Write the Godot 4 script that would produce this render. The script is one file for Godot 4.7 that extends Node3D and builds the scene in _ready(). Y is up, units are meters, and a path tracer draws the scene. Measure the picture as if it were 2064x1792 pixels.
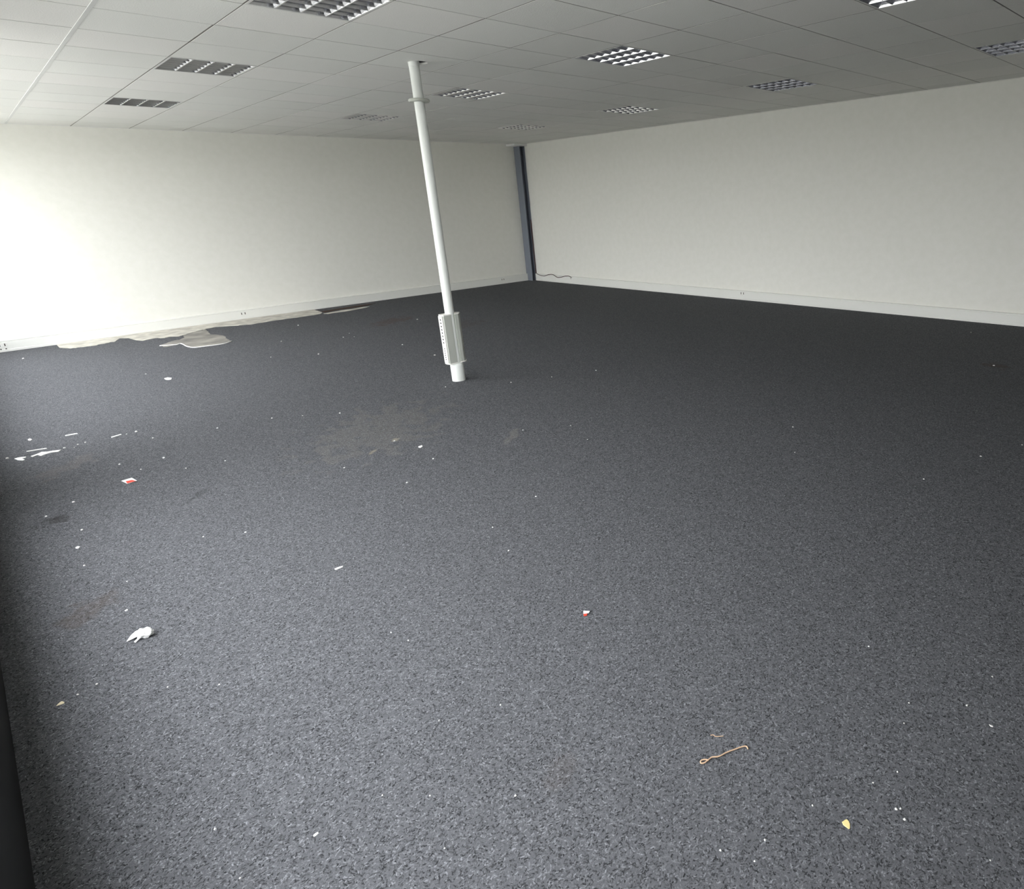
extends Node3D

# ---------------------------------------------------------------- the room, in metres
const T := 0.6                    # side of a ceiling tile
const CEIL := 2.722               # underside of the suspended ceiling
const XR := 7.502                 # inner face of the long white wall on the right
const ZL := -6.581                # inner face of the white wall on the left
const XW := -1.25                 # inner face of the window wall
const ZB := 11.0                   # inner face of the wall behind
const SILL := 0.34
const HEAD := 2.60
const WINDOWS := [[-6.35, -0.75], [0.35, 4.90]]
const POLE := Vector3(2.084, 0, -0.32)
# camera: focal length and principal point in pixels of the 2064 x 1792 frame
const FOCAL := 1291.18
const PPX := 1356.43
const PPY := 830.59
const EYE := Vector3(-0.9045, 1.5897, 5.2051)
const RIGHT := Vector3(0.669305, -0.032583, 0.742273)
const UP := Vector3(0.256450, 0.947772, -0.189637)
const FORE := Vector3(0.697326, -0.317281, -0.642704)

var rng := RandomNumberGenerator.new()
var taken := {}
var M := {}


func _ready() -> void:
	rng.seed = 7
	camera_and_light()
	materials()
	build_shell()
	build_ceiling()
	build_trunking()
	build_column()
	build_pole()
	build_lights()
	build_floor_marks()
	build_litter()


func camera_and_light() -> void:
	var cam := Camera3D.new()
	cam.name = "camera"
	cam.projection = Camera3D.PROJECTION_FRUSTUM
	cam.near = 0.05
	cam.far = 200.0
	cam.size = cam.near * 1792.0 / FOCAL
	cam.frustum_offset = Vector2((1032.0 - PPX) / FOCAL, -(896.0 - PPY) / FOCAL) * cam.near
	add_child(cam)
	cam.transform = Transform3D(Basis(RIGHT, UP, -FORE).orthonormalized(), EYE)
	cam.current = true
	var we := WorldEnvironment.new()
	we.name = "environment"
	var env := Environment.new()
	var sky := Sky.new()
	var sm := ProceduralSkyMaterial.new()      # an even overcast sky, brighter overhead
	sm.sky_top_color = Color(0.96, 0.972, 0.985)
	sm.sky_horizon_color = Color(0.905, 0.91, 0.905)
	sm.sky_curve = 0.25
	sm.ground_bottom_color = Color(0.30, 0.30, 0.29)
	sm.ground_horizon_color = Color(0.45, 0.45, 0.44)
	sm.sky_energy_multiplier = 1.0
	sky.sky_material = sm
	env.background_mode = Environment.BG_SKY
	env.sky = sky
	env.tonemap_mode = Environment.TONE_MAPPER_LINEAR
	env.tonemap_exposure = 13.6
	env.sdfgi_enabled = true
	env.ssao_enabled = true
	env.ssil_enabled = true
	we.environment = env
	add_child(we)


# ---------------------------------------------------------------- helpers
func ray(u: float, v: float) -> Vector3:
	return RIGHT * ((u - PPX) / FOCAL) - UP * ((v - PPY) / FOCAL) + FORE

func fl(u: float, v: float, y := 0.0) -> Vector3:        # where a pixel's ray meets the level y
	var d := ray(u, v)
	return EYE + d * ((y - EYE.y) / d.y)

func on_left(u: float, v: float, out := 0.0) -> Vector3:  # ... meets the left wall
	var d := ray(u, v)
	return EYE + d * ((ZL + out - EYE.z) / d.z)

func on_right(u: float, v: float, out := 0.0) -> Vector3:
	var d := ray(u, v)
	return EYE + d * ((XR - out - EYE.x) / d.x)

func in_view(p: Vector3) -> bool:
	var c := p - EYE
	var f := c.dot(FORE)
	if f < 0.05:
		return false
	var u := PPX + FOCAL * c.dot(RIGHT) / f
	var v := PPY - FOCAL * c.dot(UP) / f
	return u > -40 and u < 2104 and v > -40 and v < 1832

func numbered(called: String) -> String:
	if not taken.has(called):
		taken[called] = 0
		return called
	taken[called] += 1
	return "%s_%03d" % [called, taken[called]]

func part(called: String, mesh: Mesh, mat: Material, parent: Node, at := Vector3.ZERO) -> MeshInstance3D:
	var o := MeshInstance3D.new()
	o.name = called
	o.mesh = mesh
	o.material_override = mat
	o.position = at
	o.cast_shadow = GeometryInstance3D.SHADOW_CASTING_SETTING_ON
	parent.add_child(o, true)
	return o

func thing(called: String, label: String, category: String, at := Vector3.ZERO, group := "") -> Node3D:
	var o := Node3D.new()
	o.name = numbered(called)
	o.position = at
	add_child(o)
	tag(o, label, category, group)
	return o

func tag(o: Node, label: String, category: String, group := "") -> void:
	o.set_meta("label", label)
	o.set_meta("category", category)
	if group != "":
		o.set_meta("group", group)

func single(called: String, mesh: Mesh, mat: Material, at: Vector3, label: String, category: String, group := "") -> MeshInstance3D:
	var o := part(numbered(called), mesh, mat, self, at)
	tag(o, label, category, group)
	return o

func setting(called: String, label: String, at := Vector3.ZERO) -> Node3D:
	var o := Node3D.new()
	o.name = called
	o.position = at
	add_child(o)
	o.set_meta("kind", "structure")
	o.set_meta("label", label)
	return o

func new_st() -> SurfaceTool:
	var st := SurfaceTool.new()
	st.begin(Mesh.PRIMITIVE_TRIANGLES)
	st.set_smooth_group(-1)
	return st

func done(st: SurfaceTool) -> ArrayMesh:
	st.generate_normals()
	return st.commit()

func tri(st: SurfaceTool, a: Vector3, b: Vector3, c: Vector3, away: Vector3) -> void:
	if (b - a).cross(c - a).dot(away) > 0.0:
		var k := b
		b = c
		c = k
	for p in [a, b, c]:
		st.add_vertex(p)

func quad(st: SurfaceTool, a: Vector3, b: Vector3, c: Vector3, d: Vector3, away: Vector3) -> void:
	tri(st, a, b, c, away)
	tri(st, a, c, d, away)

func add_box(st: SurfaceTool, lo: Vector3, hi: Vector3) -> void:
	for ax in 3:
		for s in [0, 1]:
			var n := Vector3.ZERO
			n[ax] = 1.0 if s == 1 else -1.0
			var b := (ax + 1) % 3
			var c := (ax + 2) % 3
			var q: Array[Vector3] = []
			for k in [[0, 0], [1, 0], [1, 1], [0, 1]]:
				var p := Vector3.ZERO
				p[ax] = hi[ax] if s == 1 else lo[ax]
				p[b] = hi[b] if k[0] == 1 else lo[b]
				p[c] = hi[c] if k[1] == 1 else lo[c]
				q.append(p)
			quad(st, q[0], q[1], q[2], q[3], n)

func box(lo: Vector3, hi: Vector3) -> ArrayMesh:
	var st := new_st()
	add_box(st, lo, hi)
	return done(st)

# a box with every edge chamfered by e
func add_soft_box(st: SurfaceTool, lo: Vector3, hi: Vector3, e: float) -> void:
	var mid := (lo + hi) / 2.0
	var h := (hi - lo) / 2.0
	for ax in 3:
		var b := (ax + 1) % 3
		var c := (ax + 2) % 3
		for s in [-1.0, 1.0]:
			var n := Vector3.ZERO
			n[ax] = s
			var q: Array[Vector3] = []
			for k in [[-1, -1], [1, -1], [1, 1], [-1, 1]]:
				var p := mid
				p[ax] += s * h[ax]
				p[b] += k[0] * (h[b] - e)
				p[c] += k[1] * (h[c] - e)
				q.append(p)
			quad(st, q[0], q[1], q[2], q[3], n)
		for s in [-1.0, 1.0]:             # the four edges along axis ax
			for t in [-1.0, 1.0]:
				var n := Vector3.ZERO
				n[b] = s
				n[c] = t
				var q: Array[Vector3] = []
				for k in [[-1, 0], [1, 0], [1, 1], [-1, 1]]:
					var p := mid
					p[ax] += k[0] * (h[ax] - e)
					p[b] += s * (h[b] - (e if k[1] == 1 else 0.0))
					p[c] += t * (h[c] - (0.0 if k[1] == 1 else e))
					q.append(p)
				quad(st, q[0], q[1], q[2], q[3], n)
	for sx in [-1.0, 1.0]:
		for sy in [-1.0, 1.0]:
			for sz in [-1.0, 1.0]:
				var sg := Vector3(sx, sy, sz)
				var q: Array[Vector3] = []
				for ax in 3:
					var p := mid + sg * (h - Vector3.ONE * e)
					p[ax] = mid[ax] + sg[ax] * h[ax]
					q.append(p)
				tri(st, q[0], q[1], q[2], sg)

func soft_box(lo: Vector3, hi: Vector3, e: float) -> ArrayMesh:
	var st := new_st()
	add_soft_box(st, lo, hi, e)
	return done(st)

# turned shape: profile of (radius, height), smooth round the axis, sharp along the profile
func lathe(profile: Array, seg := 40, centre := Vector3.ZERO) -> ArrayMesh:
	var verts := PackedVector3Array()
	var norms := PackedVector3Array()
	for k in profile.size() - 1:
		var a: Vector2 = profile[k]
		var b: Vector2 = profile[k + 1]
		var d := b - a
		var n2 := Vector2(d.y, -d.x).normalized()
		for s in seg:
			var t0 := TAU * s / seg
			var t1 := TAU * (s + 1) / seg
			var pos := func(p: Vector2, t: float) -> Vector3: return centre + Vector3(cos(t) * p.x, p.y, sin(t) * p.x)
			var nor := func(t: float) -> Vector3: return Vector3(cos(t) * n2.x, n2.y, sin(t) * n2.x)
			for c in [[a, t0], [b, t1], [b, t0], [a, t0], [a, t1], [b, t1]]:
				verts.append(pos.call(c[0], c[1]))
				norms.append(nor.call(c[1]))
	# put every triangle clockwise as seen from the side its normal points to
	for k in range(0, verts.size(), 3):
		if (verts[k + 1] - verts[k]).cross(verts[k + 2] - verts[k]).dot(norms[k] + norms[k + 1] + norms[k + 2]) > 0.0:
			var v := verts[k + 1]
			verts[k + 1] = verts[k + 2]
			verts[k + 2] = v
			var w := norms[k + 1]
			norms[k + 1] = norms[k + 2]
			norms[k + 2] = w
	var arr := []
	arr.resize(Mesh.ARRAY_MAX)
	arr[Mesh.ARRAY_VERTEX] = verts
	arr[Mesh.ARRAY_NORMAL] = norms
	var m := ArrayMesh.new()
	m.add_surface_from_arrays(Mesh.PRIMITIVE_TRIANGLES, arr)
	return m

# a flat outline (x, z) with a thickness, its upper rim drawn in by e
func slab(outline: PackedVector2Array, y0: float, y1: float, e := 0.0) -> ArrayMesh:
	var st := new_st()
	var mid := Vector2.ZERO
	for p in outline:
		mid += p
	mid /= outline.size()
	var ids := Geometry2D.triangulate_polygon(outline)
	var upper := PackedVector2Array()
	for p in outline:
		upper.append(p + (mid - p).normalized() * minf(e, (mid - p).length() * 0.3))
	for k in range(0, ids.size(), 3):
		tri(st, v3(upper[ids[k]], y1), v3(upper[ids[k + 1]], y1), v3(upper[ids[k + 2]], y1), Vector3.UP)
		tri(st, v3(outline[ids[k]], y0), v3(outline[ids[k + 1]], y0), v3(outline[ids[k + 2]], y0), Vector3.DOWN)
	var turn := 1.0 if Geometry2D.is_polygon_clockwise(outline) else -1.0
	for k in outline.size():
		var a := outline[k]
		var b := outline[(k + 1) % outline.size()]
		var n := Vector2(-(b - a).y, (b - a).x) * turn
		quad(st, v3(a, y0), v3(b, y0), v3(upper[(k + 1) % outline.size()], y1), v3(upper[k], y1), v3(-n, 0.0))
	return done(st)

func v3(p: Vector2, y: float) -> Vector3:
	return Vector3(p.x, y, p.y)

func tube(points: Array, r: float, seg := 8) -> ArrayMesh:
	var st := SurfaceTool.new()
	st.begin(Mesh.PRIMITIVE_TRIANGLES)
	st.set_smooth_group(0)
	var rings := []
	for k in points.size():
		var a: Vector3 = points[maxi(k - 1, 0)]
		var b: Vector3 = points[mini(k + 1, points.size() - 1)]
		var d := (b - a).normalized()
		var s := d.cross(Vector3.UP if absf(d.y) < 0.9 else Vector3.RIGHT).normalized()
		var t := s.cross(d)
		var ring: Array[Vector3] = []
		for q in seg:
			ring.append(points[k] + (s * cos(TAU * q / seg) + t * sin(TAU * q / seg)) * r)
		rings.append(ring)
	for k in rings.size() - 1:
		for q in seg:
			var w := (q + 1) % seg
			var out: Vector3 = (rings[k][q] + rings[k][w]) / 2.0 - points[k]
			quad(st, rings[k][q], rings[k][w], rings[k + 1][w], rings[k + 1][q], out)
	for e in [0, rings.size() - 1]:
		var out: Vector3 = points[0] - points[1] if e == 0 else points[e] - points[e - 1]
		for q in range(1, seg - 1):
			tri(st, rings[e][0], rings[e][q], rings[e][q + 1], out)
	return done(st)

func spline(points: Array, n := 6) -> Array:
	var c := Curve3D.new()
	for k in points.size():
		var a: Vector3 = points[maxi(k - 1, 0)]
		var b: Vector3 = points[mini(k + 1, points.size() - 1)]
		c.add_point(points[k], (a - b) / 6.0, (b - a) / 6.0)
	var out := []
	for k in (points.size() - 1) * n + 1:
		out.append(c.samplef(float(k) / n))
	return out

# a long bar: profile of (outwards, up) swept from a to b, out is the direction away from the wall
func bar(profile: PackedVector2Array, a: Vector3, b: Vector3, out: Vector3) -> ArrayMesh:
	var st := new_st()
	var n := profile.size()
	var mid := Vector2.ZERO
	for p in profile:
		mid += p / n
	var at := func(p: Vector2, e: Vector3) -> Vector3: return e + out * p.x + Vector3.UP * p.y
	for k in n:
		var p := profile[k]
		var q := profile[(k + 1) % n]
		var d := q - p
		var w := Vector2(d.y, -d.x)
		if not Geometry2D.is_polygon_clockwise(profile):
			w = w
		else:
			w = -w
		quad(st, at.call(p, a), at.call(q, a), at.call(q, b), at.call(p, b), out * w.x + Vector3.UP * w.y)
	var ids := Geometry2D.triangulate_polygon(profile)
	for k in range(0, ids.size(), 3):
		for e in [[a, a - b], [b, b - a]]:
			tri(st, at.call(profile[ids[k]], e[0]), at.call(profile[ids[k + 1]], e[0]), at.call(profile[ids[k + 2]], e[0]), e[1])
	return done(st)


# ---------------------------------------------------------------- materials
func plain(c: Color, rough := 0.8, metal := 0.0) -> StandardMaterial3D:
	var m := StandardMaterial3D.new()
	m.albedo_color = c
	m.roughness = rough
	m.metallic = metal
	m.metallic_specular = 0.4
	return m

func noisy(c0: Color, c1: Color, freq: float, rough: float, size: float, seed_ := 1, bump := 0.0) -> StandardMaterial3D:
	var n := FastNoiseLite.new()
	n.seed = seed_
	n.frequency = freq
	n.fractal_octaves = 5
	var g := Gradient.new()
	g.set_color(0, c0)
	g.set_color(1, c1)
	var t := NoiseTexture2D.new()
	t.width = 512
	t.height = 512
	t.seamless = true
	t.noise = n
	t.color_ramp = g
	var m := plain(Color.WHITE, rough)
	m.albedo_texture = t
	m.uv1_triplanar = true
	m.uv1_world_triplanar = true
	m.uv1_scale = Vector3.ONE / size
	if bump > 0.0:
		var b := NoiseTexture2D.new()
		b.width = 512
		b.height = 512
		b.seamless = true
		b.noise = n
		b.as_normal_map = true
		b.bump_strength = bump
		m.normal_enabled = true
		m.normal_texture = b
		m.normal_scale = 0.5
	return m

# needle-felt carpet: short fibres of several greys lying every way
func carpet_material() -> StandardMaterial3D:
	const N := 2048
	var r := RandomNumberGenerator.new()
	r.seed = 91
	var val := PackedByteArray()
	val.resize(N * N)
	for k in N * N:
		val[k] = 92 + (r.randi() & 31)
	for s in 300000:
		var x := r.randf() * N
		var y := r.randf() * N
		var a := r.randf() * TAU
		var bend := r.randf_range(-0.13, 0.13)
		var n := r.randi_range(3, 9)
		var q := r.randf()
		var tone := 100.0 + 62.0 * q * q if r.randf() < 0.6 else r.randf_range(48.0, 98.0)
		var thick := r.randi_range(1, 2) + (r.randi() & 1)
		for k in n:
			var ix := int(x)
			var iy := int(y)
			var g := int(tone + r.randf_range(-7, 7))
			for t in thick:
				var px := (ix + (t if absf(sin(a)) > 0.7 else 0)) & (N - 1)
				var py := (iy + (0 if absf(sin(a)) > 0.7 else t)) & (N - 1)
				val[py * N + px] = clampi(g, 0, 255)
			x += cos(a)
			y += sin(a)
			if x < 0: x += N
			if y < 0: y += N
			a += bend
	var rgb := PackedByteArray()
	rgb.resize(N * N * 3)
	for k in N * N:
		var v := val[k]
		rgb[k * 3] = mini(255, v * 214 >> 8)
		rgb[k * 3 + 1] = mini(255, v * 216 >> 8)
		rgb[k * 3 + 2] = mini(255, v * 224 >> 8)
	var img := Image.create_from_data(N, N, false, Image.FORMAT_RGB8, rgb)
	var h := Image.create_from_data(N, N, false, Image.FORMAT_L8, val)
	h.convert(Image.FORMAT_RGBA8)
	h.bump_map_to_normal_map(2.0)
	var m := plain(Color.WHITE, 1.0)
	m.metallic_specular = 0.15
	m.albedo_texture = ImageTexture.create_from_image(img)
	m.normal_enabled = true
	m.normal_texture = ImageTexture.create_from_image(h)
	m.normal_scale = 0.6
	m.uv1_scale = Vector3.ONE
	m.detail_enabled = true
	m.detail_blend_mode = BaseMaterial3D.BLEND_MODE_MIX
	m.detail_uv_layer = BaseMaterial3D.DETAIL_UV_2
	m.detail_albedo = ImageTexture.create_from_image(soiling())
	return m

# what has been spilt and trodden into the carpet: dust patches, rusty water marks, scuffs (UV2: whole floor)
func soiling() -> Image:
	const W := 900
	const H := 1400
	var sx := (XR - XW) / W
	var sz := (ZB - ZL) / H
	var n := FastNoiseLite.new()
	n.seed = 12
	n.frequency = 0.02
	n.fractal_octaves = 5
	var img := Image.create_empty(W, H, false, Image.FORMAT_RGBA8)
	img.fill(Color(0.4, 0.38, 0.35, 0.0))
	# centre, half-lengths, turn, colour, strength, raggedness
	var spots := [
		[fl(765, 865), 0.62, 0.42, 0.75, Color(0.52, 0.50, 0.455), 0.17, 0.9],
		[fl(748, 914), 0.10, 0.035, 0.9, Color(0.66, 0.61, 0.53), 0.55, 1.0],
		[fl(795, 888), 0.05, 0.02, 0.6, Color(0.66, 0.62, 0.55), 0.5, 1.0],
		[fl(1030, 882), 0.16, 0.03, 0.75, Color(0.50, 0.49, 0.47), 0.4, 1.0],
		[fl(790, 647), 0.42, 0.22, 0.5, Color(0.33, 0.23, 0.17), 0.36, 0.5],
		[fl(930, 655), 0.35, 0.25, 0.3, Color(0.30, 0.21, 0.16), 0.22, 0.8],
		[fl(112, 1050), 0.09, 0.06, 0.9, Color(0.13, 0.11, 0.10), 0.6, 0.8],
		[fl(185, 1225), 0.12, 0.09, 0.4, Color(0.30, 0.25, 0.21), 0.35, 0.8],
		[fl(395, 1002), 0.16, 0.03, 0.75, Color(0.18, 0.18, 0.18), 0.35, 0.8],
		[fl(140, 940), 0.25, 0.10, 0.8, Color(0.47, 0.44, 0.42), 0.22, 0.9],
		[fl(2005, 737), 0.12, 0.08, 0.8, Color(0.30, 0.20, 0.15), 0.4, 0.8],
		[fl(1130, 1560), 0.12, 0.05, 0.5, Color(0.35, 0.30, 0.26), 0.14, 0.9],
	]
	for s in spots:
		var c: Vector3 = s[0]
		var reach: float = maxf(s[1], s[2]) * 1.6
		var x0 := maxi(0, int((c.x - reach - XW) / sx))
		var x1 := mini(W - 1, int((c.x + reach - XW) / sx))
		var y0 := maxi(0, int((c.z - reach - ZL) / sz))
		var y1 := mini(H - 1, int((c.z + reach - ZL) / sz))
		for y in range(y0, y1 + 1):
			for x in range(x0, x1 + 1):
				var d := Vector2(XW + (x + 0.5) * sx - c.x, ZL + (y + 0.5) * sz - c.z).rotated(s[3])
				var e: float = Vector2(d.x / s[1], d.y / s[2]).length() + s[6] * n.get_noise_2d(x * 3.0, y * 3.0) * 1.4
				var a: float = s[5] * clampf((1.0 - e) * 3.0, 0.0, 1.0) * (0.75 + 0.5 * n.get_noise_2d(x * 9.0 + 300.0, y * 9.0))
				if a > 0.0:
					var old := img.get_pixel(x, y)
					if a > old.a:
						img.set_pixel(x, y, Color(s[4], clampf(a, 0, 1)))
	return img

func materials() -> void:
	M.carpet = carpet_material()
	M.wall = noisy(Color(0.875, 0.872, 0.842), Color(0.895, 0.89, 0.865), 0.02, 0.85, 1.3, 4)
	M.tile = noisy(Color(0.85, 0.85, 0.832), Color(0.88, 0.88, 0.865), 0.12, 0.95, 0.7, 5, 1.0)
	M.tile2 = noisy(Color(0.838, 0.838, 0.82), Color(0.872, 0.87, 0.855), 0.12, 0.95, 0.7, 6, 1.0)
	M.tile3 = noisy(Color(0.855, 0.85, 0.835), Color(0.89, 0.885, 0.87), 0.12, 0.95, 0.7, 8, 1.0)
	M.grid_shade = plain(Color(0.46, 0.45, 0.43), 0.8)  # grey carries the shadow of the tile joints
	M.strip = plain(Color(0.90, 0.90, 0.89), 0.5)
	M.slab = plain(Color(0.45, 0.45, 0.44), 0.95)
	M.duct = plain(Color(0.88, 0.88, 0.86), 0.45)
	M.dark = plain(Color(0.09, 0.085, 0.08), 0.7)
	M.slot = plain(Color(0.34, 0.32, 0.30), 0.8)
	M.steel = plain(Color(0.47, 0.49, 0.53), 0.55)
	M.rust = noisy(Color(0.28, 0.14, 0.10), Color(0.40, 0.24, 0.18), 0.05, 0.9, 0.5, 3)
	M.post = plain(Color(0.88, 0.89, 0.875), 0.4)
	M.unit = plain(Color(0.70, 0.71, 0.68), 0.45)
	M.socket = plain(Color(0.93, 0.92, 0.90), 0.4)
	M.mirror = plain(Color(0.86, 0.86, 0.87), 0.16, 1.0)
	M.housing = plain(Color(0.80, 0.80, 0.79), 0.5)
	M.lamp = plain(Color(0.88, 0.88, 0.87), 0.3)
	M.screed = noisy(Color(0.42, 0.41, 0.40), Color(0.62, 0.605, 0.57), 0.008, 0.95, 1.6, 21)
	M.crust = noisy(Color(0.64, 0.625, 0.595), Color(0.83, 0.815, 0.775), 0.012, 0.95, 1.2, 22)
	M.bare = noisy(Color(0.20, 0.13, 0.10), Color(0.30, 0.22, 0.17), 0.05, 0.95, 0.5, 23)  # dark brown for the shadowed gap under lifted carpet
	M.white = plain(Color(0.93, 0.93, 0.92), 0.8)
	M.plaster = plain(Color(0.86, 0.85, 0.84), 0.9)
	M.cream = plain(Color(0.87, 0.82, 0.70), 0.8)
	M.red = plain(Color(0.80, 0.27, 0.20), 0.7)
	M.string = plain(Color(0.78, 0.66, 0.55), 0.9)
	M.leaf = plain(Color(0.90, 0.83, 0.58), 0.7)
	M.cable = plain(Color(0.24, 0.15, 0.14), 0.6)
	M.added_plinth = plain(Color(0.10, 0.10, 0.105), 0.7)  # near black, so the added plinth reads as shade
	M.frame = plain(Color(0.75, 0.76, 0.77), 0.4)
	M.ground = noisy(Color(0.66, 0.655, 0.63), Color(0.74, 0.735, 0.715), 0.05, 0.95, 3.0, 31)
	var g := plain(Color(0.9, 0.95, 0.94, 0.06), 0.02)
	g.transparency = BaseMaterial3D.TRANSPARENCY_ALPHA
	M.glass = g


# ---------------------------------------------------------------- floor, walls, windows
func build_shell() -> void:
	var top := CEIL + 0.42
	# floor slab with a carpet on it
	var f := SurfaceTool.new()
	f.begin(Mesh.PRIMITIVE_TRIANGLES)
	var x0 := XW
	var x1 := XR
	for c in [[x0, ZL], [x1, ZL], [x1, ZB], [x0, ZL], [x1, ZB], [x0, ZB]]:
		f.set_normal(Vector3.UP)
		f.set_tangent(Plane(1, 0, 0, 1))
		f.set_uv(Vector2(c[0], c[1]) / 2.5)
		f.set_uv2(Vector2((c[0] - x0) / (x1 - x0), (c[1] - ZL) / (ZB - ZL)))
		f.add_vertex(Vector3(c[0], 0, c[1]))
	var fl_ := setting("floor", "dark grey speckled needle felt carpet over the whole room")
	part("carpet", f.commit(), M.carpet, fl_)
	part("floor_slab", box(Vector3(XW - 0.22, -0.25, ZL - 0.3), Vector3(XR + 0.3, -0.004, ZB + 0.3)), M.slab, fl_)
	var wl := setting("wall_left", "plain white wall running back to the steel column")
	part("wall_face", box(Vector3(XW - 0.22, -0.004, ZL - 0.3), Vector3(XR, top, ZL)), M.wall, wl)
	var wr := setting("wall_right", "long plain off white wall on the far side")
	part("wall_face", box(Vector3(XR, -0.004, ZL - 0.3), Vector3(XR + 0.3, top, ZB + 0.3)), M.wall, wr)
	var wb := setting("wall_rear", "plain white wall behind the viewer")
	part("wall_face", box(Vector3(XW - 0.22, -0.004, ZB), Vector3(XR, top, ZB + 0.3)), M.wall, wb)
	# the window wall: parapet, lintel and piers, then two long windows
	var ww := setting("wall_outer", "white outer wall with two long windows")
	part("parapet", box(Vector3(XW - 0.22, -0.004, ZL), Vector3(XW, SILL, ZB)), M.wall, ww)
	part("lintel", box(Vector3(XW - 0.22, HEAD, ZL), Vector3(XW, top, ZB)), M.wall, ww)
	part("added_plinth", soft_box(Vector3(XW, 0, ZL + 0.051), Vector3(XW + 0.09, SILL, ZB), 0.004), M.added_plinth, ww)  # added block, black to give the dark strip along the window wall
	var edges := [ZL]
	for w in WINDOWS:
		edges.append_array(w)
	edges.append(ZB)
	for k in range(0, edges.size(), 2):
		part("pier", box(Vector3(XW - 0.22, SILL, edges[k]), Vector3(XW, HEAD, edges[k + 1])), M.wall, ww)
	for k in WINDOWS.size():
		var a: float = WINDOWS[k][0]
		var b: float = WINDOWS[k][1]
		var wn := setting("window_%d" % (k + 1), "long aluminium framed window in the outer wall")
		var gx := XW - 0.12
		part("frame_rail", soft_box(Vector3(gx - 0.03, SILL, a), Vector3(gx + 0.03, SILL + 0.05, b), 0.004), M.frame, wn)
		part("frame_rail", soft_box(Vector3(gx - 0.03, HEAD - 0.05, a), Vector3(gx + 0.03, HEAD, b), 0.004), M.frame, wn)
		var bays := int(round((b - a) / 1.5))
		for q in bays + 1:
			var z := lerpf(a + 0.025, b - 0.025, float(q) / bays)
			part("mullion", soft_box(Vector3(gx - 0.03, SILL + 0.05, z - 0.025), Vector3(gx + 0.03, HEAD - 0.05, z + 0.025), 0.004), M.frame, wn)
		for q in bays:
			var z0 := lerpf(a + 0.025, b - 0.025, float(q) / bays) + 0.025
			var z1 := lerpf(a + 0.025, b - 0.025, float(q + 1) / bays) - 0.025
			part("pane", box(Vector3(gx - 0.003, SILL + 0.05, z0), Vector3(gx + 0.003, HEAD - 0.05, z1)), M.glass, wn)
	var go := setting("ground", "pale paved yard outside the windows")
	part("paving", box(Vector3(-40, -0.5, -40), Vector3(XW - 0.221, -0.25, 40)), M.ground, go)


# ---------------------------------------------------------------- suspended ceiling
func has_light(i: int, j: int) -> bool:
	return i in [1, 5, 9] and j in [6, 2, -2, -6] and not (i == 1 and j == -6)

func build_ceiling() -> void:
	var ce := setting("ceiling", "suspended ceiling of square mineral fibre tiles")
	part("ceiling_slab", box(Vector3(XW - 0.22, CEIL + 0.42, ZL - 0.3), Vector3(XR + 0.3, CEIL + 0.62, ZB + 0.3)), M.slab, ce)
	var g := 0.0045
	var y0 := CEIL - 0.006
	var y1 := CEIL + 0.009
	var st := new_st()
	add_soft_box(st, Vector3(g, y0, g), Vector3(T - g, y1, T - g), 0.0008)
	var whole := done(st)
	var mats := [M.tile, M.tile2, M.tile3]
	var rest := new_st()
	for i in range(-3, 13):
		for j in range(-19, 11):
			if has_light(i, j):
				continue
			var xa := maxf(i * T, XW)
			var xb := minf((i + 1) * T, XR)
			var za := maxf(-(j + 1) * T, ZL)
			var zb := minf(-j * T, ZB)
			if xb - xa < 0.02 or zb - za < 0.02:
				continue
			var seen := false
			for c in [[xa, za], [xb, za], [xa, zb], [xb, zb], [(xa + xb) / 2, (za + zb) / 2]]:
				seen = seen or in_view(Vector3(c[0], CEIL, c[1]))
			if not seen:
				add_box(rest, Vector3(xa + g, y0, za + g), Vector3(xb - g, y1, zb - g))
				continue
			var mat: Material = mats[rng.randi() % 3]
			var lift := rng.randf_range(-0.0003, 0.0002)
			if i == 3 and j == 0:
				part("tile", holed_tile(xa, xb, za, zb, g, y0, y1), mat, ce)
			elif xb - xa > T - 0.001 and zb - za > T - 0.001:
				var o := part("tile", whole, mat, ce, Vector3(xa, lift, za))
				o.rotation = Vector3(rng.randf_range(-0.0006, 0.0006), 0, rng.randf_range(-0.0006, 0.0006))
			else:
				part("tile", soft_box(Vector3(xa + g, y0, za + g), Vector3(xb - g, y1, zb - g), 0.003), mat, ce, Vector3(0, lift, 0))
	var r := part("tile_field", done(rest), M.tile, ce)
	r.set_meta("kind", "stuff")
	# tee bars almost flush in the joints; their grey stands in for joint shade
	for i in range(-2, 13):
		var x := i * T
		part("tee_bar", box(Vector3(x - g + 0.0003, y0 + 0.0007, ZL), Vector3(x + g - 0.0003, y1 + 0.03, ZB)), M.grid_shade, ce)
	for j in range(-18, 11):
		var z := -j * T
		part("tee_bar", box(Vector3(XW, y0 + 0.0009, z - g + 0.0003), Vector3(XR, y1 + 0.028, z + g - 0.0003)), M.grid_shade, ce)
	# one joint is covered by a broad white strip
	part("cover_strip", soft_box(Vector3(-0.012, y0 - 0.003, ZL + 0.02), Vector3(0.012, y0 + 0.004, ZB - 0.02), 0.001), M.housing, ce)
	# wall angle round the edge
	var t1 := setting("trim_1", "thin white angle between ceiling and left wall")
	part("wall_angle", box(Vector3(XW, CEIL - 0.009, ZL), Vector3(XR, CEIL - 0.0065, ZL + 0.022)), M.strip, t1)
	var t2 := setting("trim_2", "thin white angle between ceiling and right wall")
	part("wall_angle", box(Vector3(XR - 0.022, CEIL - 0.009, ZL + 0.022), Vector3(XR, CEIL - 0.0065, ZB)), M.strip, t2)

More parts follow.
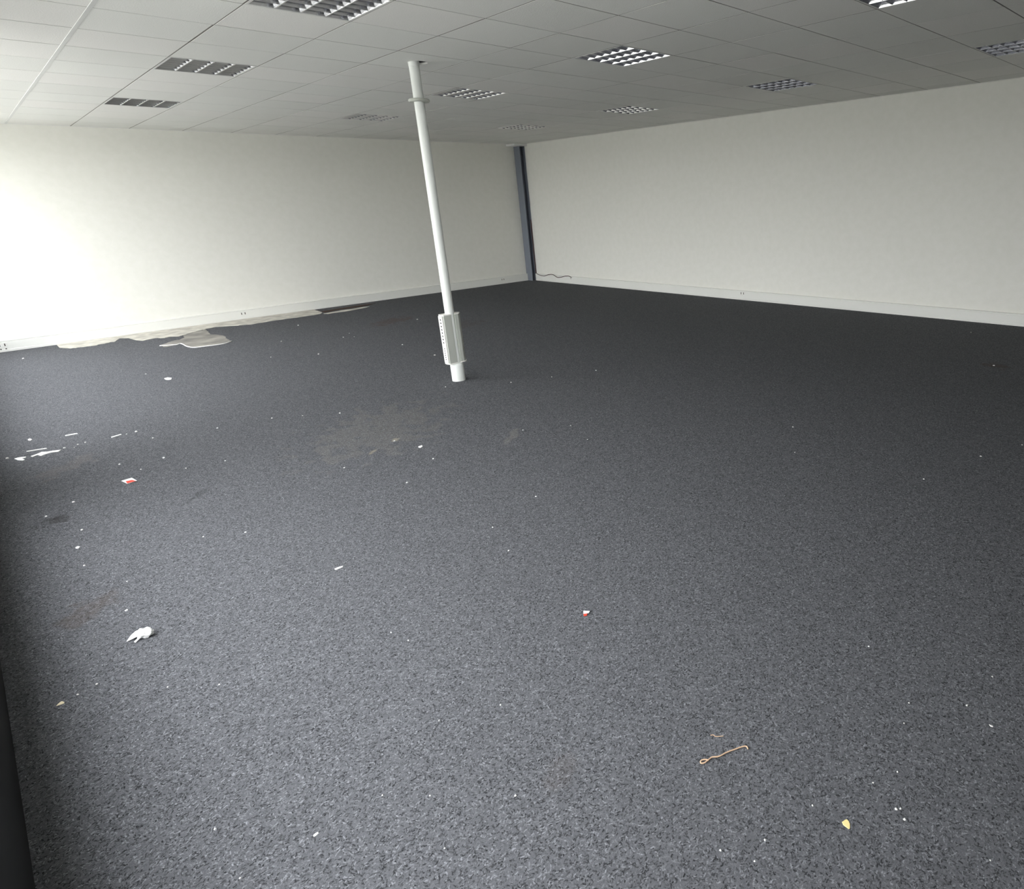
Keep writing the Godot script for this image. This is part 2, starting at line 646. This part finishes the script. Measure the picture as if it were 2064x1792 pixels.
func holed_tile(xa: float, xb: float, za: float, zb: float, g: float, y0: float, y1: float) -> ArrayMesh:
	var st := new_st()
	var c := Vector2(POLE.x + 0.034, POLE.z + 0.004)
	var r := 0.078
	var n := 48
	var inner := PackedVector2Array()
	var outer := PackedVector2Array()
	for k in n:
		var d := Vector2.from_angle(TAU * k / n)
		inner.append(c + d * r)
		var tx := ((xb - g - c.x) if d.x > 0 else (xa + g - c.x)) / d.x if absf(d.x) > 1e-6 else 1e9
		var tz := ((zb - g - c.y) if d.y > 0 else (za + g - c.y)) / d.y if absf(d.y) > 1e-6 else 1e9
		outer.append(c + d * minf(tx, tz))
	for q in [Vector2(xa + g, za + g), Vector2(xb - g, za + g), Vector2(xb - g, zb - g), Vector2(xa + g, zb - g)]:
		var best := 0
		for k in n:
			if outer[k].distance_to(q) < outer[best].distance_to(q):
				best = k
		outer[best] = q
	for k in n:
		var l := (k + 1) % n
		quad(st, v3(inner[k], y0), v3(inner[l], y0), v3(outer[l], y0), v3(outer[k], y0), Vector3.DOWN)
		quad(st, v3(inner[k], y1), v3(inner[l], y1), v3(outer[l], y1), v3(outer[k], y1), Vector3.UP)
		quad(st, v3(inner[k], y0), v3(inner[l], y0), v3(inner[l], y1), v3(inner[k], y1), v3(c - inner[k], 0))
		quad(st, v3(outer[k], y0), v3(outer[l], y0), v3(outer[l], y1), v3(outer[k], y1), v3(outer[k] - c, 0))
	return done(st)


# ---------------------------------------------------------------- cable trunking along the walls
func build_trunking() -> void:
	var prof := PackedVector2Array([Vector2(0, 0), Vector2(0.050, 0), Vector2(0.050, 0.026), Vector2(0.046, 0.029), Vector2(0.046, 0.124), Vector2(0.043, 0.126), Vector2(0.043, 0.129), Vector2(0.047, 0.131), Vector2(0.047, 0.140), Vector2(0.043, 0.143), Vector2(0, 0.143)])
	var bl := setting("baseboard_left", "white plastic cable trunking along the foot of the left wall")
	part("trunking", bar(prof, Vector3(XW, 0, ZL), Vector3(XR - 0.13, 0, ZL), Vector3(0, 0, 1)), M.duct, bl)
	var br := setting("baseboard_right", "white plastic cable trunking along the foot of the right wall")
	part("trunking", bar(prof, Vector3(XR, 0, ZL + 0.215), Vector3(XR, 0, ZB), Vector3(-1, 0, 0)), M.duct, br)
	# outlets: pairs of narrow dark slots in a small cover
	for x in [1.985, 6.745, -0.715]:
		outlet(Vector3(x, 0.088, ZL + 0.046), Vector3(1, 0, 0), Vector3(0, 0, 1), x)
	for z in [-0.905, -5.16]:
		outlet(Vector3(XR - 0.046, 0.105, z), Vector3(0, 0, 1), Vector3(-1, 0, 0), z)

func outlet(at: Vector3, along: Vector3, out: Vector3, which: float) -> void:
	var words := {1.985: "behind the pale floor stain", 6.745: "on the left wall near the steel column", -0.715: "with two screw holes below", -0.905: "alone on the right wall", -5.16: "at the end of the loose cable"}
	var t := thing("cable_outlet", "pair of small dark slots in white trunking, " + words[which], "outlet", at)
	t.basis = Basis(along, Vector3.UP, out if along.cross(Vector3.UP).dot(out) > 0 else out)
	part("cover", soft_box(Vector3(-0.045, -0.026, 0), Vector3(0.045, 0.026, 0.0025), 0.001), M.duct, t)
	for s in [-1.0, 1.0]:
		if which == -5.16 and s > 0:
			continue
		part("slot", soft_box(Vector3(s * 0.024 - 0.006, -0.016, 0.002), Vector3(s * 0.024 + 0.006, 0.016, 0.0035), 0.0005), M.slot, t)
	if which == -0.715:
		for s in [-1.0, 1.0]:
			part("screw_hole", soft_box(Vector3(s * 0.024 - 0.007, -0.058, 0.0), Vector3(s * 0.024 + 0.007, -0.044, 0.002), 0.0006), M.slot, t)


# ---------------------------------------------------------------- steel column in the far corner
func build_column() -> void:
	var xf := XR - 0.128
	var t := thing("steel_column", "dark blue grey steel I beam column standing in the far corner", "column", Vector3(XR - 0.064, 0, ZL + 0.105))
	var h := CEIL - 0.05
	var e := 0.0015
	part("flange", soft_box(Vector3(-0.064, 0, -0.1), Vector3(-0.052, h, 0.1), e), M.steel, t)
	part("flange", soft_box(Vector3(0.050, 0, -0.1), Vector3(0.062, h, 0.1), e), M.steel, t)
	part("web", box(Vector3(-0.052, 0, -0.004), Vector3(0.050, h, 0.004)), M.steel, t)
	part("rusty_edge", soft_box(Vector3(0.040, 0, 0.088), Vector3(0.0495, 1.25, 0.1), 0.001), M.rust, t).set_meta("label", "brown rusted strip on the lower inner edge")
	var c := single("ceiling_casing", soft_box(Vector3(-0.30, -0.05, 0), Vector3(0, -0.010, 0.30), 0.003), M.strip, Vector3(XR - 0.0005, CEIL, ZL + 0.0005), "flat white casing under the ceiling at the top of the steel column", "casing")
	c.set_meta("label", "flat white casing under the ceiling at the top of the steel column")
	# loose cable lying along the trunking next to the column
	var pts := []
	for p in [[1082, 551.5], [1088, 554.5], [1097, 556.3], [1106, 553.5], [1114, 553.3], [1119, 556.5], [1124, 559.2], [1131, 558.6], [1138, 556.8], [1146, 556.6], [1152, 559.5]]:
		var q := on_right(p[0], p[1], 0.056)
		pts.append(q)
	single("loose_cable", tube(spline(pts, 5), 0.0065, 8), M.cable, Vector3.ZERO, "thin dark reddish cable looping over the trunking beside the steel column", "cable")


# ---------------------------------------------------------------- power pole in the middle of the room
func unit_outline(a: float, b: float, w: float, side: float, round_: float) -> PackedVector2Array:
	var o := PackedVector2Array()
	o.append(Vector2(side * a, -w))
	for k in 9:
		var t := lerpf(-1.0, 1.0, k / 8.0)
		o.append(Vector2(side * (b - round_ * t * t), w * t))
	o.append(Vector2(side * a, w))
	return o

func build_pole() -> void:
	var t := thing("power_pole", "slim white round power pole standing between carpet and ceiling", "pole", POLE)
	part("shaft", lathe([Vector2(0.0415, 0.12), Vector2(0.0415, CEIL + 0.15)], 48), M.post, t)
	part("foot_sleeve", lathe([Vector2(0.062, 0.0), Vector2(0.062, 0.146), Vector2(0.060, 0.156), Vector2(0.052, 0.170), Vector2(0.0415, 0.176)], 48), M.post, t)
	part("collar", lathe([Vector2(0.0415, 2.418), Vector2(0.078, 2.416), Vector2(0.084, 2.420), Vector2(0.086, 2.428), Vector2(0.084, 2.436), Vector2(0.078, 2.440), Vector2(0.0415, 2.440)], 48), M.unit, t)
	part("top_sleeve", lathe([Vector2(0.0415, 2.682), Vector2(0.0435, 2.684), Vector2(0.044, 2.70), Vector2(0.046, CEIL - 0.001)], 48), M.post, t)
	for side in [-1.0, 1.0]:
		var ia := 0.012 if side < 0 else 0.026
		var rd := 0.012 if side < 0 else 0.040
		var u := part("outlet_unit", slab(unit_outline(ia, 0.098, 0.044, side, rd), 0.185, 0.632), M.unit, t)
		part("end_cap", slab(unit_outline(ia - 0.002, 0.101, 0.0465, side, rd), 0.632, 0.640, 0.003), M.socket, u)
		part("end_cap", slab(unit_outline(ia - 0.002, 0.104, 0.0475, side, rd), 0.176, 0.185, 0.0), M.socket, u)
		if side < 0:
			part("socket_strip", soft_box(Vector3(-0.1015, 0.19, -0.034), Vector3(-0.090, 0.628, 0.034), 0.002), M.socket, u)
			for k in 8:
				socket_slot(u, 0.595 - k * 0.0305, 0.016)
			for k in 6:
				socket_slot(u, 0.325 - k * 0.0205, 0.009)

func socket_slot(u: Node, y: float, h: float) -> void:
	part("socket_slot", box(Vector3(-0.1022, y - h / 2, -0.006), Vector3(-0.1012, y + h / 2, 0.012)), M.dark, u)


# ---------------------------------------------------------------- recessed lights, switched off
func fin(half0: float, half1: float, h: float, length: float, along_z: bool, bow: float) -> ArrayMesh:
	var st := SurfaceTool.new()
	st.begin(Mesh.PRIMITIVE_TRIANGLES)
	var n := 7
	for side in [-1.0, 1.0]:
		st.set_smooth_group(1 if side > 0 else 2)
		for k in n:
			var t0 := float(k) / n
			var t1 := float(k + 1) / n
			var w0 := half0 + (half1 - half0) * (bow * t0 + (1.0 - bow) * t0 * t0)
			var w1 := half0 + (half1 - half0) * (bow * t1 + (1.0 - bow) * t1 * t1)
			var q: Array[Vector3] = [Vector3(side * w0, t0 * h, -length / 2), Vector3(side * w0, t0 * h, length / 2), Vector3(side * w1, t1 * h, length / 2), Vector3(side * w1, t1 * h, -length / 2)]
			quad(st, q[0], q[1], q[2], q[3], Vector3(side, -0.3, 0))
	st.set_smooth_group(-1)
	quad(st, Vector3(-half0, 0, -length / 2), Vector3(half0, 0, -length / 2), Vector3(half0, 0, length / 2), Vector3(-half0, 0, length / 2), Vector3.DOWN)
	quad(st, Vector3(-half1, h, -length / 2), Vector3(half1, h, -length / 2), Vector3(half1, h, length / 2), Vector3(-half1, h, length / 2), Vector3.UP)
	var m := done(st)
	if along_z:
		return m
	var s2 := SurfaceTool.new()
	s2.append_from(m, 0, Transform3D(Basis(Vector3.UP, PI / 2), Vector3.ZERO))
	return s2.commit()

func light_label(i: int, j: int) -> String:
	var row: String = {1: "row beside the ceiling cover strip", 5: "middle row past the pole", 9: "row along the right wall"}[i]
	var turn: String = {6: "first", 2: "second", -2: "third", -6: "fourth"}[j]
	return "unlit louvred square ceiling light, " + row + ", " + turn + " from left wall"

func build_lights() -> void:
	var y := -0.006          # underside of the fitting relative to the ceiling
	var o := 0.2955
	var w := 0.283
	var fr := new_st()
	for s in [-1.0, 1.0]:
		add_box(fr, Vector3(-o, y - 0.001, minf(s * o, s * w)), Vector3(o, y + 0.006, maxf(s * o, s * w)))
		add_box(fr, Vector3(minf(s * o, s * w), y - 0.001, -w), Vector3(maxf(s * o, s * w), y + 0.006, w))
	var frame := done(fr)
	var ho := new_st()
	add_box(ho, Vector3(-o, 0.105, -o), Vector3(o, 0.108, o))
	for s in [-1.0, 1.0]:
		add_box(ho, Vector3(-o, 0.0005, minf(s * o, s * (o - 0.003))), Vector3(o, 0.105, maxf(s * o, s * (o - 0.003))))
		add_box(ho, Vector3(minf(s * o, s * (o - 0.003)), 0.0005, -o + 0.003), Vector3(maxf(s * o, s * (o - 0.003)), 0.105, o - 0.003))
	var housing := done(ho)
	var pitch := 2.0 * w / 4.0
	var rail := fin(0.003, 0.0315, 0.058, 2.0 * w, true, 0.58)
	var blade := fin(0.0014, 0.010, 0.040, pitch - 0.006, false, 0.45)
	var rod := tube([Vector3(0, 0, -0.275), Vector3(0, 0, 0.275)], 0.013, 12)
	var first: Node3D = null
	for i in [1, 5, 9]:
		for j in [6, 2, -2, -6]:
			var at := Vector3((i + 0.5) * T, CEIL, -(j + 0.5) * T)
			if i == 1 and j == -6:
				continue
			if first:
				var d := first.duplicate()
				d.name = numbered("ceiling_light")
				d.set_meta("label", light_label(i, j))
				add_child(d)
				d.position = at
				continue
			first = thing("ceiling_light", light_label(i, j), "ceiling light", at, "recessed ceiling lights")
			part("frame", frame, M.housing, first)
			part("housing", housing, M.housing, first)
			for k in 5:
				part("reflector", rail, M.mirror, first, Vector3(-w + k * pitch, y, 0))
			for k in 4:
				var x := -w + (k + 0.5) * pitch
				part("lamp_tube", rod, M.lamp, first, Vector3(x, 0.075, 0))
				for q in 7:
					part("cross_blade", blade, M.mirror, first, Vector3(x, y + 0.0005, -w + q * 2.0 * w / 6.0))


# ---------------------------------------------------------------- patches on the carpet along the left wall
func outline_px(pts: Array, k: float, ox: float, oy: float, touch := 0.0) -> PackedVector2Array:
	var o := PackedVector2Array()
	for p in pts:
		var w := fl(ox + p[0] * k, oy + p[1] * k)
		if w.z < ZL + 0.052 + touch:
			w.z = ZL + 0.052
		o.append(Vector2(w.x, w.z))
	return o

func ragged(o: PackedVector2Array, amount: float, seed_: int) -> PackedVector2Array:
	var r := RandomNumberGenerator.new()
	r.seed = seed_
	var out := PackedVector2Array()
	for k in o.size():
		var a := o[k]
		var b := o[(k + 1) % o.size()]
		var n := clampi(int(a.distance_to(b) / 0.05), 1, 8)
		for q in n:
			var p := a.lerp(b, float(q) / n)
			if q > 0:
				p += Vector2(r.randf_range(-1, 1), r.randf_range(-1, 1)) * amount
			p.y = maxf(p.y, ZL + 0.052)
			out.append(p)
	return out

func build_floor_marks() -> void:
	# cream screed laid bare in a strip against the trunking
	var edge := []
	for p in [[120, 701], [143, 702.6], [161, 700], [190, 697], [207, 693.4], [220, 691], [233, 688.4], [241, 682.4], [258, 681.6], [275, 686], [289, 687], [314, 681.7], [332, 681.5], [340, 679.4], [362, 678], [368, 676], [387, 670.5], [406, 666], [415, 663.2], [435, 659.4], [474, 656.8], [494, 655], [511, 653.4], [557, 645.8], [598, 640.4], [644, 633.2], [652, 628.8]]:
		edge.append(fl(p[0], p[1]))
	edge.sort_custom(func(p: Vector3, q: Vector3) -> bool: return p.x < q.x)
	var strip := PackedVector2Array()
	var wob := RandomNumberGenerator.new()
	wob.seed = 3
	for k in edge.size() - 1:
		for q in 4:
			var m: Vector3 = edge[k].lerp(edge[k + 1], q / 4.0)
			strip.append(Vector2(m.x, maxf(ZL + 0.06, m.z + (wob.randf_range(-0.02, 0.02) if q > 0 else 0.0))))
	strip.append(Vector2(edge[-1].x, ZL + 0.0515))
	strip.append(Vector2(edge[0].x, ZL + 0.0515))
	single("screed_strip", slab(strip, 0.0, 0.004), M.crust, Vector3.ZERO, "long ragged cream strip of bare screed against the left trunking", "floor stain")
	# greyish film spreading from it, with a whitish crust along its rim
	var big := thing("residue_patch", "wide grey patch of dried residue spreading out from the cream strip", "floor stain")
	var a := outline_px([[369, 676.6], [388, 671], [407, 666.5], [415, 664], [421, 671], [425, 674.4], [440, 675], [452, 677.4], [458, 684], [467, 687.5], [458, 691.6], [445, 694], [425, 696.5], [400, 700], [386, 700.4], [376, 697.5], [369, 693.6], [362, 692.6], [355, 695], [338, 699], [329, 699.5], [322, 696.4], [335, 692.4], [345, 688.5], [353, 686.5], [362, 685], [371, 681]], 1.0, 0, 0)
	part("patch", slab(ragged(a, 0.010, 1), 0.0, 0.003, 0.001), M.screed, big)
	var rim := []
	for p in [[322, 697], [332, 696.4], [345, 695.6], [356, 694.6], [363, 692.6], [369, 694], [375, 697.4], [384, 699.8], [392, 700.4], [405, 699], [425, 696.5], [445, 693.8], [458, 691], [467, 687.6]]:
		rim.append(fl(p[0], p[1], 0.003))
	part("crust_ridge", tube(spline(rim, 4), 0.007, 6), M.plaster, big).set_meta("label", "thin whitish crust along the edge")
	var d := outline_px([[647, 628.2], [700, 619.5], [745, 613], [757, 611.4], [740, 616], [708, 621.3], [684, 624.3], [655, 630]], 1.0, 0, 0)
	single("gap_shade_strip", slab(ragged(d, 0.004, 4), 0.0, 0.0035, 0.001), M.bare, Vector3.ZERO, "narrow brown strip by the trunking, painted shade of a gap under lifted carpet", "floor stain")  # shade of the gap at the lifted carpet edge, painted as a brown slab
	var e := outline_px([[652, 632.6], [674, 628.6], [686, 626.2], [708, 623.4], [734, 618.9], [745, 618], [734, 621], [713, 625], [697, 628], [674, 630.8], [661, 633]], 1.0, 0, 0)
	single("screed_flake", slab(ragged(e, 0.004, 5), 0.0, 0.004, 0.001), M.crust, Vector3.ZERO, "short pale flake in front of the brown painted shade strip", "floor stain")


# ---------------------------------------------------------------- litter
func crumb_mesh(seed_: int) -> ArrayMesh:
	var r := RandomNumberGenerator.new()
	r.seed = seed_
	var st := new_st()
	var ring: Array[Vector3] = []
	var low: Array[Vector3] = []
	var n := 7
	for k in n:
		var a := TAU * k / n + r.randf_range(-0.25, 0.25)
		var q := r.randf_range(0.65, 1.0)
		ring.append(Vector3(cos(a) * q * 0.7, r.randf_range(0.6, 0.9), sin(a) * q * 0.7))
		low.append(Vector3(cos(a) * q, 0, sin(a) * q))
	var top := Vector3(r.randf_range(-0.1, 0.1), 1.0, r.randf_range(-0.1, 0.1))
	for k in n:
		var l := (k + 1) % n
		quad(st, low[k], low[l], ring[l], ring[k], low[k] + low[l])
		tri(st, ring[k], ring[l], top, Vector3.UP)
		tri(st, low[k], low[l], Vector3.ZERO, Vector3.DOWN)
	return done(st)

func px_size(u: float, v: float) -> float:          # metres to a pixel across the view, at the floor under it
	return (fl(u, v) - EYE).dot(FORE) / FOCAL

func flat_px(pts: Array) -> PackedVector2Array:
	var o := PackedVector2Array()
	for p in pts:
		var w := fl(p[0], p[1])
		o.append(Vector2(w.x, w.z))
	return o

func build_litter() -> void:
	var shapes := [crumb_mesh(1), crumb_mesh(2), crumb_mesh(3), crumb_mesh(4)]
	# pixel, width in pixels
	var crumbs := [[642, 714, 4.5], [692, 680, 3.5], [811, 695, 4.5], [876, 716, 4.5], [1201, 747, 4.5], [1112, 760, 4], [1030, 771, 4.5], [898, 780, 3.5], [601, 656, 4], [567, 688, 3.5], [704, 672, 2.5], [714, 679, 2.5], [841, 644, 4], [47, 723, 6], [15, 924, 8], [130, 903, 6], [150, 902, 4], [157, 896, 4.5], [172, 892, 4.5], [275, 870, 6], [255, 875, 3.5], [308, 883, 5], [330, 923, 6], [241, 936, 5], [284, 946, 4], [375, 944, 4.5], [438, 863, 4], [548, 843, 4.5], [454, 929, 4], [148, 1012, 6], [93, 1041, 6], [165, 1068, 6], [170, 1140, 6], [410, 1082, 4.5], [495, 1073, 5], [256, 1172, 4], [694, 943, 5], [685, 833, 5], [795, 889, 5], [820, 973, 6], [873, 925, 5], [1080, 1001, 5], [993, 1063, 5], [1025, 1110, 5], [788, 1275, 5], [610, 838, 3.5], [771, 1603, 5.5], [867, 1604, 5.5], [1039, 1604, 7], [823, 1291, 5], [1009, 1421, 6], [885, 1452, 4.5], [896, 1710, 5], [1751, 1303, 5], [1832, 1417, 5.5], [2000, 1364, 5], [1806, 1631, 8], [1815, 1630, 6], [1823, 1652, 7], [1542, 1693, 6], [1452, 1714, 7], [1521, 1736, 5], [1996, 1734, 5.5], [1949, 1422, 6], [1822, 1458, 5], [1638, 1624, 6], [1809, 1556, 6], [1760, 1578, 5], [2003, 737, 5], [1957, 670, 3], [1598, 861, 5], [2060, 897, 4.5], [1977, 920, 5], [1862, 966, 5], [1602, 912, 3.5], [1184, 886, 3.5], [1054, 867, 3.5], [338, 1385, 5], [442, 1380, 5], [195, 1379, 6], [157, 1400, 6], [433, 1671, 7], [484, 1770, 6], [294, 754, 4], [546, 720, 3], [1150, 858, 3]]
	for c in crumbs:
		var s: float = px_size(c[0], c[1]) * c[2] * 0.42
		var o := single("crumb", shapes[rng.randi() % 4], M.plaster if rng.randf() < 0.6 else M.white, fl(c[0], c[1]), "tiny white crumb of plaster lying on the dark carpet", "crumb", "white crumbs scattered over the carpet")
		o.rotation.y = rng.randf() * TAU
		o.scale = Vector3(s * rng.randf_range(0.9, 1.3), s * 0.7, s * rng.randf_range(0.8, 1.1))
	# flat chips, traced by their outline on the floor
	var chips := [
		["stick", [[131, 878], [155, 873.4], [157, 874.4], [132, 879.4]], "straight white splinter beside a cluster of crumbs by the window side", "splinter", M.white],
		["stick", [[224, 881.3], [244, 875.4], [245.5, 876.4], [225, 882.6]], "white splinter lying between the paper scrap and the other splinters", "splinter", M.white],
		["stick", [[53, 909.9], [94, 903.4], [95, 904.6], [54, 911]], "longest white splinter, lying behind smeared plaster dust", "splinter", M.plaster],
		["plaster_flake", [[29, 925], [35, 923.3], [42, 922], [53, 921], [52, 923], [44, 923.8], [50, 926.8], [47, 928.6], [36, 928]], "broad white plaster flake beside smeared plaster dust", "flake", M.white],
		["plaster_smear", [[62, 920], [76, 915], [84, 911.5], [95, 911], [107, 909], [124, 907], [118, 911], [104, 912.5], [92, 916], [83, 919.5], [76, 917.5], [66, 921.5]], "smeared streak of white plaster dust trodden into the carpet", "smear", M.plaster],
		["plaster_flake", [[56, 886], [60, 884.3], [65, 886], [62, 888.2], [57, 888]], "small white flake apart from the splinters, towards the wall", "flake", M.plaster],
		["plaster_flake", [[331, 763], [338, 761.2], [346, 762], [345, 765], [338, 766], [333, 765]], "white flake alone on the carpet in front of the large pale patch", "flake", M.white],
		["plaster_flake", [[843, 900.5], [851, 898], [852, 900], [848, 902.6], [844, 902.4]], "white flake on the carpet at the tip of a dusty patch", "flake", M.white],
		["plaster_flake", [[152, 1104], [157, 1101.5], [162, 1102], [158, 1105.6], [153, 1106]], "white flake near the dark smudge on the window side", "flake", M.plaster],
		["plaster_flake", [[251, 1231], [257, 1228], [258, 1229.6], [253, 1232]], "white flake lying just behind the crumpled tissue", "flake", M.white],
		["plaster_flake", [[631, 1684], [637, 1679], [641.5, 1677], [642.5, 1679.5], [637, 1684.6], [632.5, 1687]], "oblong white flake lying alone in open carpet", "flake", M.white],
		["plaster_flake", [[1993, 1460.5], [2001, 1463.5], [2002, 1466], [1997, 1465]], "narrow white sliver on the darkest stretch of carpet", "flake", M.plaster],
		["plaster_flake", [[674, 1147], [684, 1143], [692, 1141], [691, 1143], [683, 1146.5], [677, 1149]], "pale grey wisp of fluff on the carpet", "fluff", M.plaster],
		["cotton_tip", [[113, 1423.5], [120, 1416.5], [125, 1413.6], [130, 1415], [129.5, 1418], [124, 1420]], "cream coloured drop shaped chip in the shaded strip under the window", "chip", M.cream],
		["dry_leaf", [[1697, 1657], [1703, 1652.5], [1707, 1651.6], [1710.5, 1655], [1713.5, 1661], [1713.3, 1670], [1711, 1671.3], [1706, 1668], [1699.5, 1663]], "small pale yellow leaf shaped chip on the carpet", "leaf", M.leaf],
	]
	for c in chips:
		if c[4] == null:
			continue
		var s: float = px_size(c[1][0][0], c[1][0][1])
		single(c[0], slab(flat_px(c[1]), 0.0, clampf(s * 1.0, 0.0015, 0.003), 0.001), c[4], Vector3.ZERO, c[2], c[3])
	# printed paper scraps
	var p := thing("paper_scrap", "small white paper scrap with a red printed band", "paper", Vector3.ZERO)
	part("sheet", slab(flat_px([[245, 970.5], [266, 964.3], [276.5, 970], [257, 976.2]]), 0.003, 0.005), M.white, p)
	part("printed_band", slab(flat_px([[253.5, 971.6], [266.5, 968.8], [274.8, 970.8], [257.3, 976.0]]), 0.005, 0.0053), M.red, p)
	var p2 := thing("paper_scrap", "tiny folded white scrap with a dark red edge in open carpet", "paper", Vector3.ZERO)
	part("sheet", slab(flat_px([[1176, 1233.5], [1189, 1234], [1187, 1237.6], [1176, 1239]]), 0.004, 0.006), M.white, p2)
	part("printed_band", slab(flat_px([[1176, 1238], [1184, 1237], [1183, 1241.5], [1177, 1243]]), 0.001, 0.003), M.red, p2)
	# string with a loop at one end
	var sp := []
	for q in [[1507.5, 1510], [1506.5, 1506.5], [1502, 1504], [1493, 1506], [1481, 1510.5], [1470, 1514.5], [1462, 1518], [1455, 1522], [1447, 1525.2], [1436, 1526], [1431, 1529], [1426, 1533], [1421, 1537], [1415.5, 1538.6], [1412, 1536.8], [1414, 1532.6], [1420, 1531], [1425, 1531.4], [1428, 1533.4]]:
		sp.append(fl(q[0], q[1], 0.004))
	single("string", tube(spline(sp, 5), 0.0021, 7), M.string, Vector3.ZERO, "beige piece of string with a small loop at one end", "string")
	var sp2 := []
	for q in [[1432, 1482], [1438, 1481.4], [1441, 1484], [1448, 1484.4], [1458, 1483.6]]:
		sp2.append(fl(q[0], q[1], 0.003))
	single("string", tube(spline(sp2, 5), 0.0012, 6), M.string, Vector3.ZERO, "short thin beige thread lying behind the looped string", "string")
	tissue()

func tissue() -> void:
	var at := fl(291, 1283)
	var t := thing("crumpled_tissue", "crumpled white paper tissue lying on the carpet", "tissue", at)
	var r := Vector3(RIGHT.x, 0, RIGHT.z).normalized()       # lies across the view
	t.basis = Basis(r, Vector3.UP, r.cross(Vector3.UP))
	var n := FastNoiseLite.new()
	n.seed = 5
	n.frequency = 26.0
	n.noise_type = FastNoiseLite.TYPE_CELLULAR
	n.cellular_return_type = FastNoiseLite.RETURN_DISTANCE2_SUB
	n.fractal_octaves = 2
	var st := new_st()
	var U := 36
	var V := 18
	var at_ := func(i: int, j: int) -> Vector3:
		var a := TAU * (i % U) / U
		var b := PI * j / V - PI / 2
		var d := Vector3(cos(a) * cos(b), sin(b), sin(a) * cos(b))
		var q := d * Vector3(0.041, 0.024, 0.030)
		q *= 1.0 + 0.32 * n.get_noise_3dv(d * 0.06) + 0.10 * sin(5.0 * a + 3.0 * b)
		q.y = maxf(q.y + 0.016, 0.0)
		q.x += 0.004
		return q
	for i in U:
		for j in V:
			var m: Vector3 = at_.call(i, j) + at_.call(i + 1, j + 1) - Vector3(0.008, 0.032, 0)
			quad(st, at_.call(i, j), at_.call(i + 1, j), at_.call(i + 1, j + 1), at_.call(i, j + 1), m)
	part("crumpled_body", done(st), M.white, t)
	# two corners sticking out towards the viewer's left
	var corner := func(pts: Array) -> ArrayMesh:
		var s := new_st()
		for k in range(0, pts.size() - 2):
			tri(s, pts[k], pts[k + 1], pts[k + 2], Vector3.UP)
			tri(s, pts[k] - Vector3(0, 0.0015, 0), pts[k + 1] - Vector3(0, 0.0015, 0), pts[k + 2] - Vector3(0, 0.0015, 0), Vector3.DOWN)
		return done(s)
	part("folded_corner", corner.call([Vector3(-0.012, 0.030, -0.012), Vector3(-0.004, 0.018, 0.018), Vector3(-0.034, 0.022, -0.006), Vector3(-0.026, 0.008, 0.020), Vector3(-0.046, 0.012, 0.006), Vector3(-0.046, 0.002, 0.032)]), M.white, t)
	part("folded_corner", corner.call([Vector3(0.002, 0.016, 0.016), Vector3(0.010, 0.016, 0.020), Vector3(-0.012, 0.004, 0.036), Vector3(-0.005, 0.002, 0.038)]), M.white, t)
